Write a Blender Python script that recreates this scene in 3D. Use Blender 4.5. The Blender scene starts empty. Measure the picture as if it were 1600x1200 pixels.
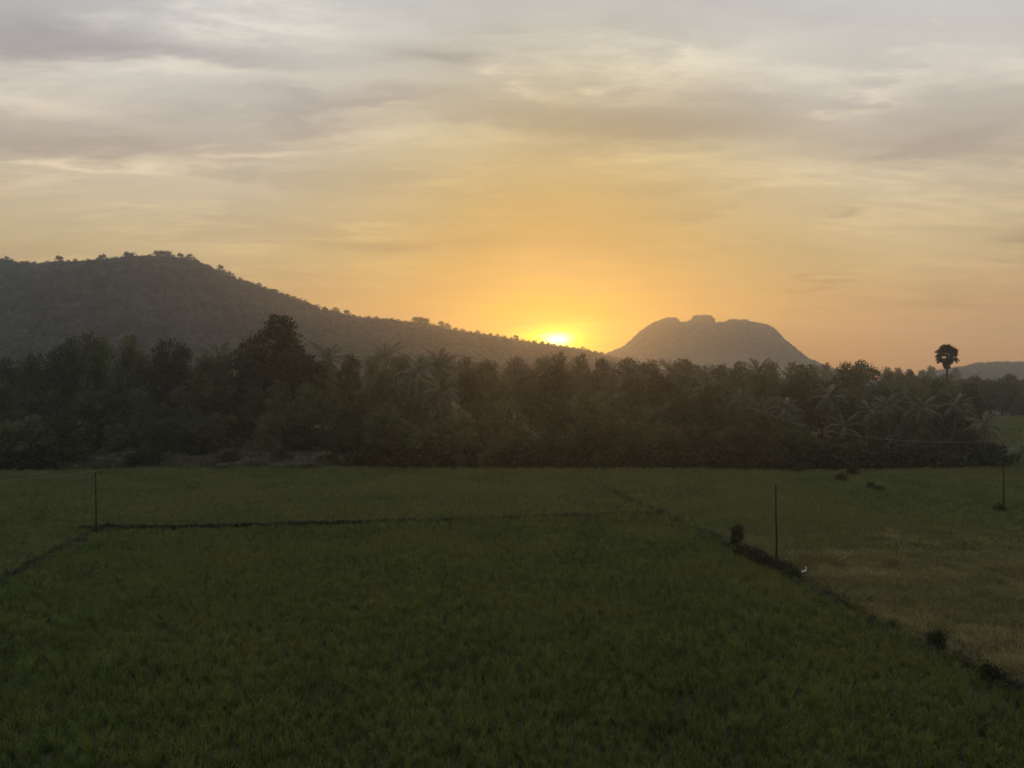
import bpy, math, random
import numpy as np
from mathutils import Vector, Matrix

R = math.radians
SC = bpy.context.scene
C = SC.collection
rnd = random.Random(11)
nr = np.random.default_rng(11)

# ------------------------------------------------------------------ camera
CAMZ, F, HOR = 12.0, 1232.0, 585.0           # eye height, focal length in photo pixels, horizon row
cam_d = bpy.data.cameras.new('camera')
cam_d.sensor_width = 36.0
cam_d.lens = 36.0 * F / 1600.0
cam_d.shift_y = -(600.0 - HOR) / 1600.0
cam_d.clip_start, cam_d.clip_end = 0.1, 20000
cam = bpy.data.objects.new('camera', cam_d); C.objects.link(cam)
cam.location = (0, 0, CAMZ); cam.rotation_euler = (R(90), 0, 0)
SC.camera = cam

# ------------------------------------------------------------------ light and exposure
SUN_EL, SUN_AZ = R(5.2), R(3.3)              # azimuth measured from +Y towards +X
DISC_EL = R(2.52)
def dirv(el, az): return Vector((math.sin(az)*math.cos(el), math.cos(az)*math.cos(el), math.sin(el)))
SUNV, DISCV = dirv(SUN_EL, SUN_AZ), dirv(DISC_EL, SUN_AZ)
sun_d = bpy.data.lights.new('sun', 'SUN'); sun_d.energy = 0.68; sun_d.angle = R(5.0); sun_d.color = (1.0, 0.41, 0.09)
sun = bpy.data.objects.new('sun', sun_d); C.objects.link(sun)
sun.rotation_euler = SUNV.to_track_quat('Z', 'Y').to_euler(); sun.location = (0, -20, 60)

SC.view_settings.view_transform = 'Standard'; SC.view_settings.look = 'None'
SC.view_settings.exposure = 0.35; SC.view_settings.gamma = 1.0
SC.view_settings.use_curve_mapping = False
SC.cycles.use_denoising = True
SC.cycles.max_bounces = 5; SC.cycles.diffuse_bounces = 2; SC.cycles.glossy_bounces = 1
SC.cycles.transmission_bounces = 2; SC.cycles.volume_bounces = 1
SC.cycles.sample_clamp_indirect = 4.0

class NT:
    """small helper to wire nodes"""
    def __init__(s, tree): s.t = tree; s.n = tree.nodes; s.l = tree.links
    def new(s, typ, **kw):
        n = s.n.new(typ)
        for k, v in kw.items(): setattr(n, k, v)
        return n
    def put(s, sock, v):
        if isinstance(v, bpy.types.NodeSocket): s.l.new(v, sock)
        elif v is not None: sock.default_value = v
    def math(s, op, a, b=None, c=None, clamp=False):
        n = s.new('ShaderNodeMath', operation=op); n.use_clamp = clamp
        s.put(n.inputs[0], a)
        if b is not None: s.put(n.inputs[1], b)
        if c is not None: s.put(n.inputs[2], c)
        return n.outputs[0]
    def vmath(s, op, a, b=None):
        n = s.new('ShaderNodeVectorMath', operation=op)
        s.put(n.inputs[0], a)
        if b is not None: s.put(n.inputs[1], b)
        return n.outputs['Value'] if op in ('DOT_PRODUCT', 'LENGTH') else n.outputs[0]
    def ramp(s, fac, stops, interp='EASE'):
        n = s.new('ShaderNodeValToRGB'); cr = n.color_ramp; cr.interpolation = interp
        while len(cr.elements) < len(stops): cr.elements.new(0.5)
        for e, (p, c) in zip(cr.elements, stops): e.position = p; e.color = (*c, 1) if len(c) == 3 else c
        s.put(n.inputs[0], fac); return n.outputs[0]
    def mrange(s, v, a, b, c=0.0, d=1.0, smooth=True):
        n = s.new('ShaderNodeMapRange', interpolation_type='SMOOTHSTEP' if smooth else 'LINEAR')
        s.put(n.inputs[0], v)
        for i, x in enumerate((a, b, c, d)): n.inputs[i+1].default_value = x
        return n.outputs[0]
    def mix(s, fac, a, b, blend='MIX'):
        n = s.new('ShaderNodeMix', data_type='RGBA', blend_type=blend); n.clamp_factor = True
        s.put(n.inputs[0], fac)
        for i, v in ((6, a), (7, b)):
            if isinstance(v, tuple) and len(v) == 3: v = (*v, 1)
            s.put(n.inputs[i], v)
        return n.outputs[2]
    def noise(s, vec, scale, detail=4, rough=0.5, dist=0.0):
        n = s.new('ShaderNodeTexNoise'); s.put(n.inputs['Vector'], vec)
        n.inputs['Scale'].default_value = scale; n.inputs['Detail'].default_value = detail
        n.inputs['Roughness'].default_value = rough; n.inputs['Distortion'].default_value = dist
        return n.outputs[0]
    def noise2(s, vec, scale, detail=4, rough=0.5, dist=0.0):
        n = s.new('ShaderNodeTexNoise', noise_dimensions='2D'); s.put(n.inputs['Vector'], vec)
        n.inputs['Scale'].default_value = scale; n.inputs['Detail'].default_value = detail
        n.inputs['Roughness'].default_value = rough; n.inputs['Distortion'].default_value = dist
        return n.outputs[0]
    def mapping(s, vec, loc=(0,0,0), rot=(0,0,0), scale=(1,1,1)):
        n = s.new('ShaderNodeMapping'); s.put(n.inputs[0], vec)
        n.inputs[1].default_value = loc; n.inputs[2].default_value = rot; n.inputs[3].default_value = scale
        return n.outputs[0]

# ------------------------------------------------------------------ sky: clear twilight sky under a thin streaky cloud sheet
world = bpy.data.worlds.new('World'); SC.world = world; world.use_nodes = True
wt = NT(world.node_tree); wt.n.clear()
tc = wt.new('ShaderNodeTexCoord')
D = wt.vmath('NORMALIZE', tc.outputs['Generated'])
sep = wt.new('ShaderNodeSeparateXYZ'); wt.put(sep.inputs[0], D)
DX, DY, DZ = sep.outputs
sky = wt.new('ShaderNodeTexSky', sky_type='NISHITA')
sky.sun_disc = False; sky.sun_elevation = SUN_EL; sky.sun_rotation = SUN_AZ
sky.air_density, sky.dust_density, sky.ozone_density = 1.0, 2.0, 1.0
nish = wt.vmath('MULTIPLY', sky.outputs[0], (0.05, 0.05, 0.05))
el = wt.math('DIVIDE', wt.math('ARCSINE', DZ), math.pi/2)              # -1..1
ang = wt.math('DIVIDE', wt.math('ARCCOSINE', wt.math('MINIMUM', wt.vmath('DOT_PRODUCT', D, tuple(DISCV)), 0.99999)), math.pi)
# cloud sheet colour by height, then by angle from the sun
veil = wt.ramp(el, [(0.0, (.53, .20, .050)), (.04, (.55, .265, .085)), (.09, (.55, .39, .19)), (.15, (.56, .455, .325)),
                    (.20, (.555, .495, .43)), (.26, (.535, .505, .475)), (.40, (.52, .52, .51)), (1.0, (.55, .60, .65))], 'LINEAR')
fall = wt.ramp(ang, [(0.0, (.34, .20, .05)), (.045, (.46, .37, .07)), (.08, (.72, .71, .50)), (.13, (.94, .98, .97)), (.18, (1.0, 1.04, 1.06)), (.30, (.86, .91, .98)), (.55, (.66, .73, .86)), (1.0, (.52, .60, .74))], 'LINEAR')
veil = wt.mix(1.0, veil, fall, 'MULTIPLY')
# cloud plane coordinates: directions projected on a high sheet, so streaks flatten towards the horizon
k = wt.math('ADD', wt.math('MAXIMUM', DZ, 0.0), 0.12)
cmb = wt.new('ShaderNodeCombineXYZ')
wt.put(cmb.inputs[0], wt.math('DIVIDE', DX, k)); wt.put(cmb.inputs[1], wt.math('DIVIDE', DY, k))
pl = cmb.outputs[0]
n1 = wt.noise2(wt.mapping(pl, (3.1, 1.7, 0), (0, 0, R(-16)), (.75, 1.4, 1)), 1.5, 5, .60, .15)
n2 = wt.noise2(wt.mapping(pl, (7.3, 4.2, 2), (0, 0, R(14)), (.62, 1.5, 1)), 2.3, 6, .66, .2)
low = wt.mrange(DZ, .02, .22)                                     # clouds thin out to a glow by the horizon
AZ = wt.math('MULTIPLY', wt.math('ARCTAN2', DX, DY), 180/math.pi); EL = wt.math('MULTIPLY', wt.math('ARCSINE', DZ), 180/math.pi)
AZW = wt.math('ADD', AZ, wt.math('MULTIPLY_ADD', n2, 16.0, -8.0)); ELW = wt.math('ADD', EL, wt.math('MULTIPLY_ADD', n1, 6.0, -3.0))
def strokes(lst):
    """soft cloud bands: centre and half-size in photo pixels turned into sky angles, edges broken by noise"""
    tot = None
    for px, py, w_, h_, tilt, amt in lst:
        az0 = math.atan((px-800)/F); el0 = math.atan((HOR-py)/F*math.cos(az0)); wa, ha = math.degrees(w_/F)*1.9, math.degrees(h_/F)*1.9
        mp = wt.new('ShaderNodeMapping', vector_type='TEXTURE'); wt.put(mp.inputs[0], AE)
        mp.inputs[1].default_value = (math.degrees(az0), math.degrees(el0), 0); mp.inputs[2].default_value = (0, 0, R(tilt)); mp.inputs[3].default_value = (wa, ha, 1)
        gr = wt.new('ShaderNodeTexGradient', gradient_type='QUADRATIC_SPHERE'); wt.put(gr.inputs[0], mp.outputs[0])
        tot = wt.math('MULTIPLY', gr.outputs[1], amt) if tot is None else wt.math('MULTIPLY_ADD', gr.outputs[1], amt, tot)
    return tot
cae = wt.new('ShaderNodeCombineXYZ'); wt.put(cae.inputs[0], AZW); wt.put(cae.inputs[1], ELW); AE = cae.outputs[0]
sd = strokes([(230, 85, 250, 24, 0, .8), (690, 95, 130, 22, 0, .9), (540, 172, 230, 30, 1, .9), (170, 215, 200, 30, 0, .9), (960, 185, 270, 32, 0, .8), (1420, 215, 220, 42, 2, .7), (60, 20, 190, 26, 0, .4),
              (640, 378, 230, 18, 3, .6), (1275, 433, 62, 10, 9, .8), (1600, 378, 60, 22, 3, .8), (1326, 334, 26, 8, 8, .6), (1480, 462, 230, 15, 0, .6), (520, 430, 110, 8, -3, .4), (1080, 330, 100, 8, 2, .3)])
sl = strokes([(330, 122, 260, 18, 1, .9), (60, 160, 100, 32, 0, .9), (480, 50, 220, 26, 0, .5), (410, 226, 90, 9, -1, .9), (820, 132, 50, 13, -8, .9), (960, 140, 120, 9, 3, .7), (1110, 95, 110, 26, 0, .6), (120, 266, 170, 9, 0, .7),
              (560, 357, 120, 7, 3, .6), (1000, 255, 200, 14, 2, .6), (1270, 180, 60, 8, 4, .6), (1400, 140, 70, 9, 16, .5), (640, 180, 90, 9, 4, .6), (500, 430, 150, 6, -4, .5), (330, 385, 200, 9, 0, .4), (1250, 300, 200, 12, 0, .4)])
wash = wt.mrange(n1, .38, .66)
dark = wt.math('ADD', wt.math('MULTIPLY', wash, wt.math('MULTIPLY_ADD', low, .38, .06)), wt.math('MULTIPLY', sd, wt.math('MULTIPLY_ADD', n2, 1.0, .7)), clamp=True)
veil = wt.mix(dark, veil, wt.mix(1.0, veil, (.67, .65, .69), 'MULTIPLY'))
lit = wt.math('ADD', wt.math('MULTIPLY', wt.mrange(n2, .48, .70), wt.math('MULTIPLY_ADD', low, .45, .10)), wt.math('MULTIPLY', sl, wt.math('MULTIPLY_ADD', n2, 3.2, -.5)), clamp=True)
veil = wt.mix(lit, veil, wt.mix(1.0, veil, (1.44, 1.40, 1.30), 'MULTIPLY'))
col = wt.mix(.85, nish, veil)
# aureole of the setting sun, drawn out sideways by the cloud
daz = wt.math('MULTIPLY', wt.math('SUBTRACT', wt.math('ARCTAN2', DX, DY), SUN_AZ), 180/math.pi)
de = wt.math('MULTIPLY', wt.math('SUBTRACT', wt.math('ARCSINE', DZ), DISC_EL), 180/math.pi)
wob = wt.noise(wt.mapping(D, scale=(8, 8, 70)), 1.0, 2, .55, .2)
def gauss(a, b, wobble=0.0):
    q = wt.math('SQRT', wt.math('ADD', wt.math('POWER', wt.math('ABSOLUTE', wt.math('DIVIDE', daz, a)), 2.0), wt.math('POWER', wt.math('ABSOLUTE', wt.math('DIVIDE', de, b)), 2.0)))
    if wobble: q = wt.math('MULTIPLY', q, wt.math('MULTIPLY_ADD', wob, wobble, 1 - wobble/2))
    return wt.math('POWER', math.e, wt.math('MULTIPLY', wt.math('MULTIPLY', q, q), -1.0))
for a, b, w, c in ((16, 4.5, .6, (.12, .03, -.03)), (6.0, 3.0, .8, (.25, .17, -.12)), (2.5, .95, 1.1, (1.0, .90, -.08)), (.95, .40, .8, (2.2, 2.3, 2.0))):
    g = gauss(a, b, w)
    sc_ = wt.new('ShaderNodeVectorMath', operation='SCALE'); sc_.inputs[0].default_value = c; wt.put(sc_.inputs['Scale'], g)
    col = wt.vmath('ADD', col, sc_.outputs[0])
col = wt.vmath('MAXIMUM', col, (0.0, 0.0, 0.0))
bg = wt.new('ShaderNodeBackground'); wt.put(bg.inputs[0], col); bg.inputs[1].default_value = 1.0
wo = wt.new('ShaderNodeOutputWorld'); wt.l.new(bg.outputs[0], wo.inputs[0])

# ------------------------------------------------------------------ helpers
def P(px, py, d): return Vector(((px - 800) / F * d, d, CAMZ - (py - HOR) / F * d))
def G(px, py): return P(px, py, CAMZ * F / (py - HOR))
def dist_of(py): return CAMZ * F / (py - HOR)
def tag(o, label=None, cat=None, group=None, kind=None):
    if label: o['label'] = label
    if cat: o['category'] = cat
    if group: o['group'] = group
    if kind: o['kind'] = kind
    return o
def mesh(name, v, f, mat, smooth=False):
    me = bpy.data.meshes.new(name); me.from_pydata(v if isinstance(v, list) else v.tolist(), [], f if isinstance(f, list) else f.tolist())
    if mat: me.materials.append(mat)
    if smooth: me.polygons.foreach_set('use_smooth', [True]*len(me.polygons))
    me.update(); return me
def obj(name, me, parent=None, loc=None):
    o = bpy.data.objects.new(name, me); C.objects.link(o); o.parent = parent
    if loc is not None: o.location = loc
    return o
def empty(name, loc=(0,0,0), rz=0.0):
    o = bpy.data.objects.new(name, None); C.objects.link(o); o.location = loc; o.rotation_euler = (0, 0, rz); o.empty_display_size = .3
    return o
def tube(path, radii, n=7, cap=True):
    v, f = [], []; path = [Vector(p) for p in path]
    for i, p in enumerate(path):
        t = (path[min(i+1, len(path)-1)] - path[max(i-1, 0)]).normalized()
        u = t.cross(Vector((0.3, 1, 0.05) if abs(t.y) < .9 else (1, 0, 0))).normalized(); w = t.cross(u)
        for j in range(n):
            a = 2*math.pi*j/n; v.append(tuple(p + (u*math.cos(a) + w*math.sin(a)) * radii[i]))
    for i in range(len(path)-1):
        for j in range(n): f.append((i*n+j, i*n+(j+1) % n, (i+1)*n+(j+1) % n, (i+1)*n+j))
    if cap: f.append(tuple(range(n))[::-1]); f.append(tuple((len(path)-1)*n+j for j in range(n)))
    return v, f
def join(*parts):
    v, f = [], []
    for a, b in parts:
        o = len(v); v += list(a); f += [tuple(i+o for i in q) for q in b]
    return v, f
ONES = ['', 'first', 'second', 'third', 'fourth', 'fifth', 'sixth', 'seventh', 'eighth', 'ninth', 'tenth', 'eleventh', 'twelfth', 'thirteenth', 'fourteenth', 'fifteenth', 'sixteenth', 'seventeenth', 'eighteenth', 'nineteenth']
def ordinal(n):
    if n < 20: return ONES[n]
    t = n // 10; s = n % 10
    return ['', '', 'twentieth', 'thirtieth', 'fortieth', 'fiftieth', 'sixtieth', 'seventieth', 'eightieth', 'ninetieth'][t] if s == 0 else \
        ['', '', 'twenty', 'thirty', 'forty', 'fifty', 'sixty', 'seventy', 'eighty', 'ninety'][t] + '-' + ONES[s]
def interp(pts, x): return float(np.interp(x, [p[0] for p in pts], [p[1] for p in pts]))

# ------------------------------------------------------------------ materials
def new_mat(name):
    m = bpy.data.materials.new(name); m.use_nodes = True; t = NT(m.node_tree); t.n.clear()
    return m, t, t.new('ShaderNodeOutputMaterial')
def leaf_mat(name, a, b, rough=.55, transl=.25, scale=.6, obj_var=.5, spec=.4, patch=None):
    m, t, out = new_mat(name)
    geo = t.new('ShaderNodeNewGeometry'); oi = t.new('ShaderNodeObjectInfo')
    n = t.noise(geo.outputs['Position'], scale, 3)
    c = t.mix(t.mrange(n, .35, .68), a, b)
    v = t.math('MULTIPLY_ADD', oi.outputs['Random'], obj_var, 1 - obj_var/2)
    c = t.mix(1.0, c, t.vmath('MULTIPLY', (1, 1, 1), v), 'MULTIPLY')
    if patch:
        n2 = t.noise(t.mapping(geo.outputs['Position'], scale=(1, .8, 0)), patch[1], 4, .6, .3)
        c = t.mix(t.mrange(n2, .42, .66), c, patch[0])
    p = t.new('ShaderNodeBsdfPrincipled'); t.put(p.inputs['Base Color'], c)
    p.inputs['Roughness'].default_value = rough; p.inputs['Specular IOR Level'].default_value = spec
    tr = t.new('ShaderNodeBsdfTranslucent'); t.put(tr.inputs[0], t.mix(1.0, c, (1.1, 1.2, .6), 'MULTIPLY'))
    mx = t.new('ShaderNodeMixShader'); mx.inputs[0].default_value = transl
    t.l.new(p.outputs[0], mx.inputs[1]); t.l.new(tr.outputs[0], mx.inputs[2]); t.l.new(mx.outputs[0], out.inputs[0])
    return m
def solid_mat(name, a, b, scale, rough=.9, bump=0.0, coord='Object', stretch=(1, 1, 1), detail=5):
    m, t, out = new_mat(name)
    tcn = t.new('ShaderNodeTexCoord'); vec = t.mapping(tcn.outputs[coord], scale=stretch)
    n = t.noise(vec, scale, detail, .6, .2)
    p = t.new('ShaderNodeBsdfPrincipled'); t.put(p.inputs['Base Color'], t.mix(t.mrange(n, .35, .68), a, b))
    p.inputs['Roughness'].default_value = rough; p.inputs['Specular IOR Level'].default_value = .2
    if bump:
        bn = t.new('ShaderNodeBump'); bn.inputs['Distance'].default_value = bump; t.put(bn.inputs['Height'], n); t.l.new(bn.outputs[0], p.inputs['Normal'])
    t.l.new(p.outputs[0], out.inputs[0]); return m
M = {}
M['leaf'] = leaf_mat('foliage_broad', (0.044, 0.059, 0.024), (0.091, 0.105, 0.041), .6, .25, .5, 1.0, .18)
M['leaf_olive'] = leaf_mat('foliage_olive', (0.061, 0.069, 0.030), (0.117, 0.117, 0.049), .6, .25, .5, 0.9, .18)
M['palm'] = leaf_mat('foliage_palm', (.050, .060, .026), (.082, .088, .038), .42, .2, .8, .7, .45)
M['fan'] = leaf_mat('foliage_fan_palm', (.030, .036, .016), (.050, .055, .024), .5, .15, .8, .2)
M['rice'] = leaf_mat('rice_leaf', (.080, .106, .022), (.118, .146, .030), .45, .40, .25, .8, .35, ((.140, .146, .036), .09))
M['rice_far'] = leaf_mat('rice_leaf_far', (.100, .122, .032), (.138, .156, .042), .5, .40, .2, .6, .3, ((.155, .150, .050), .06))
M['dry'] = leaf_mat('dry_grass', (.170, .145, .050), (.260, .212, .080), .6, .35, .35, .7, .3, ((.172, .150, .050), .14))
M['scrub'] = leaf_mat('scrub_grass', (.055, .058, .030), (.135, .118, .068), .6, .25, .9, 1.2, .2)
M['bund'] = leaf_mat('bund_grass', (.028, .038, .011), (.048, .060, .017), .6, .2, .5, .7, .3)
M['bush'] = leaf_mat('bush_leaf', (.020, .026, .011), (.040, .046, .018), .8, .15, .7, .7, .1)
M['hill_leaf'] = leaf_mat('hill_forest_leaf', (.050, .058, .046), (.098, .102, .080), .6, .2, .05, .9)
M['bark'] = solid_mat('bark', (.035, .028, .020), (.085, .070, .052), 3.0, .9, .02, stretch=(1, 1, .25))
M['palm_bark'] = solid_mat('palm_bark', (.07, .06, .048), (.15, .13, .105), 2.5, .9, .02, stretch=(1, 1, 2.5))
M['soil'] = solid_mat('soil', (.020, .018, .010), (.036, .032, .016), .35, .95, .05)
M['ground'] = solid_mat('ground_green', (.026, .030, .012), (.050, .052, .020), .08, .95, .1)
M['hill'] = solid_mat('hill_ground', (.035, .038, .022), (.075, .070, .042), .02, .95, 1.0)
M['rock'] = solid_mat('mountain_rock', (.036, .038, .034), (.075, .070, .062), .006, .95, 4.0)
M['wood'] = solid_mat('pole_wood', (.022, .018, .013), (.055, .045, .034), 2.0, .85, .01, stretch=(1, 1, .15))
M['porcelain'] = solid_mat('insulator_porcelain', (.16, .15, .14), (.24, .23, .21), 8.0, .35)
M['metal'] = solid_mat('galvanised_iron', (.09, .09, .09), (.16, .155, .15), 6.0, .5)
M['wire'] = solid_mat('aluminium_wire', (.30, .29, .27), (.42, .41, .39), 2.0, .45)
M['cable'] = solid_mat('dark_cable', (.03, .03, .03), (.05, .05, .05), 2.0, .6)
M['feather'] = solid_mat('white_feather', (.72, .72, .70), (.82, .82, .80), 9.0, .8)
M['beak'] = solid_mat('bird_leg', (.16, .13, .03), (.25, .19, .05), 9.0, .5)

# ------------------------------------------------------------------ ground
XW, Y0, Y1 = 1700.0, -60.0, 1900.0
gx = np.unique(np.concatenate([np.linspace(-XW, XW, 41), np.linspace(-120, 120, 49)]))
gy = np.unique(np.concatenate([np.linspace(Y0, Y1, 41), np.linspace(0, 260, 53)]))
gv = [(float(x), float(y), 0.0) for y in gy for x in gx]
nx = len(gx)
gf = [(j*nx+i, j*nx+i+1, (j+1)*nx+i+1, (j+1)*nx+i) for j in range(len(gy)-1) for i in range(nx-1)]
g = obj('ground', mesh('ground', gv, gf, M['ground'])); tag(g, 'flat green and brown ground reaching to the hills', 'ground', kind='structure')

# ------------------------------------------------------------------ hills
def vnoise(x, y, seed, octs=4, rough=.5):
    """value noise, vectorised"""
    out = np.zeros_like(x, dtype=float); amp = 1.0; tot = 0.0
    for o in range(octs):
        xi, yi = np.floor(x).astype(int), np.floor(y).astype(int); fx, fy = x-xi, y-yi
        fx = fx*fx*(3-2*fx); fy = fy*fy*(3-2*fy)
        def h(a, b):
            n = (a*374761393 + b*668265263 + (seed+o)*1442695041) & 0x7fffffff
            n = ((n ^ (n >> 13)) * 1274126177) & 0x7fffffff
            return ((n ^ (n >> 16)) & 0xffff) / 65535.0
        out += amp*((h(xi, yi)*(1-fx)+h(xi+1, yi)*fx)*(1-fy) + (h(xi, yi+1)*(1-fx)+h(xi+1, yi+1)*fx)*fy)
        tot += amp; amp *= rough; x = x*2.03+17.1; y = y*2.03+9.7
    return out/tot
LEFT = [(-900, 520), (-600, 470), (-350, 440), (-150, 418), (0, 409), (60, 414), (130, 410), (200, 405), (260, 404.5), (300, 410), (345, 423), (400, 446), (450, 466), (500, 489), (560, 497), (620, 500), (680, 508), (720, 520), (780, 532), (830, 542), (880, 549), (920, 554), (950, 562), (1000, 573), (1060, 582), (1120, 586)]
MOUNT = [(860, 586), (900, 577), (950, 555), (980, 541), (1000, 522), (1020, 509), (1038, 503), (1053, 500.5), (1058, 503), (1062, 507.5), (1074, 505.5), (1081, 503), (1085, 497.5), (1100, 494.5), (1110, 496.5), (1114, 500), (1118, 508), (1132, 507), (1142, 503), (1165, 503.5), (1172, 506.5), (1185, 508), (1200, 511), (1208, 515), (1215, 523), (1225, 534), (1245, 549), (1262, 562), (1285, 573), (1320, 583), (1350, 587)]
RIGHT = [(1420, 590), (1470, 585), (1500, 580), (1530, 574), (1560, 572), (1590, 572), (1640, 571), (1700, 568), (1800, 573), (1950, 590)]
def ridge_d(px, d0, d1, p0, p1): return d0 + (d1-d0)*np.clip((px-p0)/(p1-p0), 0, 1)
class Hill:
    def __init__(s, prof, d0, d1, p0, p1, foot, back, seed, nz, power=1.15):
        s.__dict__.update(prof=np.array(prof), d0=d0, d1=d1, p0=p0, p1=p1, foot=foot, back=back, seed=seed, nz=nz, power=power, jag=0.0)
    def z(s, x, y):
        px = 800 + F*x/y
        rd = ridge_d(px, s.d0, s.d1, s.p0, s.p1)
        top = CAMZ + (HOR - np.interp(px, s.prof[:, 0], s.prof[:, 1]))/F*rd
        u = (y - rd)
        f = np.where(u < 0, np.clip(1 + u/(rd*s.foot), 0, 1), np.clip(1 - u/(rd*s.back), 0, 1))
        f = np.sin(f*math.pi/2)**s.power
        n = vnoise(x/s.nz, y/s.nz, s.seed) - .5
        env = np.clip(np.abs(u)/(rd*.12), 0.05, 1)*f
        j = s.jag*2*(vnoise(x/11, y/26, s.seed+9, 4, .6) - .5)*f if s.jag else 0
        return np.maximum(top, 0)*f*(1 + .22*n*env) + j - 1.5*(1-f)
    def build(s, name, label, mat, step):
        ys = np.linspace(s.d0*(1-s.foot)*.98, s.d1*(1+s.back), int((s.d1*(1+s.back)-s.d0*(1-s.foot))/step))
        tt = np.linspace((s.prof[0, 0]-800)/F, (s.prof[-1, 0]-800)/F, int((s.prof[-1, 0]-s.prof[0, 0])/F*s.d0/step))
        T, Y = np.meshgrid(tt, ys); X = T*Y; Z = s.z(X, Y)
        n = len(tt); v = np.stack([X, Y, Z], -1).reshape(-1, 3)
        i = np.arange(len(ys)-1)[:, None]*n + np.arange(n-1)[None]
        f = np.stack([i, i+1, i+n+1, i+n], -1).reshape(-1, 4)
        o = obj(name, mesh(name, v, f, mat, True)); tag(o, label, 'hill', kind='structure'); return o
hillL = Hill([(a_, HOR-(HOR-b_)*.925+(1 if a_ < 700 else -3)) for a_, b_ in LEFT], 600, 880, 200, 950, .48, .45, 3, 80)
hillL.build('hill', 'long forested hill sloping down to the right behind the grove', M['hill'], 7)
hillM = Hill(MOUNT, 1300, 1300, 0, 1, .22, .25, 8, 60, .9); hillM.jag = 3.2
hillM.build('mountain', 'hazy flat-topped rocky mountain right of the setting sun', M['rock'], 3.5)
hillR = Hill(RIGHT, 1150, 1150, 0, 1, .2, .2, 5, 150)
hillR.build('far_hill', 'low hazy hill on the horizon behind the fan palm', M['hill'], 14)

# ------------------------------------------------------------------ foliage builders
def leaf_cards(cent, out, size, rg, asp=.55, flat=.35):
    """diamond leaves: cent (n,3) centres, out (n,3) preferred normals"""
    n = len(cent)
    nrm = out*flat + rg.normal(size=(n, 3))*.6 + np.array([0, 0, .25]); nrm /= np.linalg.norm(nrm, axis=1)[:, None]
    a = np.cross(nrm, rg.normal(size=(n, 3))); a /= np.linalg.norm(a, axis=1)[:, None]; b = np.cross(nrm, a)
    s = size*(.6 + .8*rg.random(n))[:, None]
    v = np.stack([cent - a*s*.5, cent + b*s*asp*.5 + a*s*.05 - nrm*s*.06, cent + a*s*.5, cent - b*s*asp*.5 + a*s*.05 - nrm*s*.06], 1).reshape(-1, 3)
    f = np.arange(n*4).reshape(-1, 4); return v, f
def crown(lobes, clumps, per, size, seed, sig=.34):
    rg = np.random.default_rng(seed)
    L = np.array([(x, y, z, rx, rz) for x, y, z, rx, rz in lobes]); w = L[:, 3]**2*L[:, 4]**.5; w /= w.sum()
    li = rg.choice(len(L), clumps, p=w); d = rg.normal(size=(clumps, 3)); d[:, 2] = d[:, 2]*.9 + .25
    d /= np.linalg.norm(d, axis=1)[:, None]
    rr = (.45 + .58*rg.random(clumps)**.5)
    cc = L[li, :3] + d*np.stack([L[li, 3], L[li, 3], L[li, 4]], 1)*rr[:, None]
    sg = sig*(.6 + .9*rg.random(clumps))
    idx = np.repeat(np.arange(clumps), per)
    off = rg.normal(size=(clumps*per, 3))*sg[idx][:, None]*np.array([1.15, 1.15, .7])
    return leaf_cards(cc[idx] + off, d[idx], size, rg)
def limbs(h, r, lobes, seed, n=6):
    rg = random.Random(seed)
    b = Vector((rg.uniform(-.2, .2), rg.uniform(-.2, .2), h*.42))
    parts = [tube([(0, 0, -.3), (b.x*.3, b.y*.3, h*.15), tuple(b)], [r*1.25, r*.9, r*.7], 7)]
    for k in range(min(n, len(lobes))):
        x, y, z, rx, rz = lobes[k]; e = Vector((x, y, z)); st = b*(.75 + .25*rg.random())
        m = st.lerp(e, .5) + Vector((0, 0, -.08*h))
        parts.append(tube([tuple(st), tuple(m), tuple(e)], [r*.5, r*.32, r*.1], 5))
    return join(*parts)
# kind: (height, lobe list) -> crown mesh, trunk mesh; unit height 10 m
def rand_lobes(n, cx, z0, z1, rmin, rmax, seed, squash=.8):
    rg = random.Random(seed); out = []
    for i in range(n):
        a = i*2.4 + rg.random(); t = i/max(1, n-1); q = cx*math.sqrt(rg.random()*.9+.1)*math.sin(math.pi*(.28+.62*t))
        z = z0 + (z1-z0)*t; r = rg.uniform(rmin, rmax)*(1-.25*t); out.append((q*math.cos(a), q*math.sin(a), z, r, r*squash))
    return out
TREES = {}
LEAFSZ = 1.0
def tree_kind(key, lobes, mat, clumps=210, per=20, size=.36, seed=1, sig=.34, tr=.2, hgt=10.0):
    top = max(z + rz for x, y, z, rx, rz in lobes)
    v, f = crown(lobes, clumps, per, size, seed, sig)
    cv = mesh('crown', v, f, mat); tv = mesh('trunk', *limbs(hgt, tr, lobes, seed), M['bark'], True)
    TREES[key] = (cv, tv, float(v[:, 2].max())-.15)
tree_kind('round', rand_lobes(9, 2.7, 3.4, 8.4, 1.5, 2.2, 1), M['leaf'], 287, seed=1)
tree_kind('broad', rand_lobes(11, 3.6, 3.6, 7.6, 1.4, 2.1, 2), M['leaf'], 312, seed=2)
tree_kind('tall', rand_lobes(10, 1.9, 3.0, 8.9, 1.2, 1.8, 3), M['leaf'], 275, seed=3)
tree_kind('ragged', rand_lobes(12, 3.1, 3.2, 8.5, .9, 1.5, 4), M['leaf'], 287, 19, seed=4, sig=.42)
tree_kind('bushy', rand_lobes(12, 2.9, 1.4, 7.8, 1.4, 2.1, 5), M['leaf_olive'], 325, seed=5)
tree_kind('feathery', rand_lobes(14, 2.8, 2.0, 8.5, .9, 1.4, 6), M['leaf_olive'], 300, 20, .30, seed=6, sig=.46)
tree_kind('domed', rand_lobes(10, 3.4, 2.6, 7.4, 1.7, 2.3, 7, .7), M['leaf'], 325, seed=7)
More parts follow.
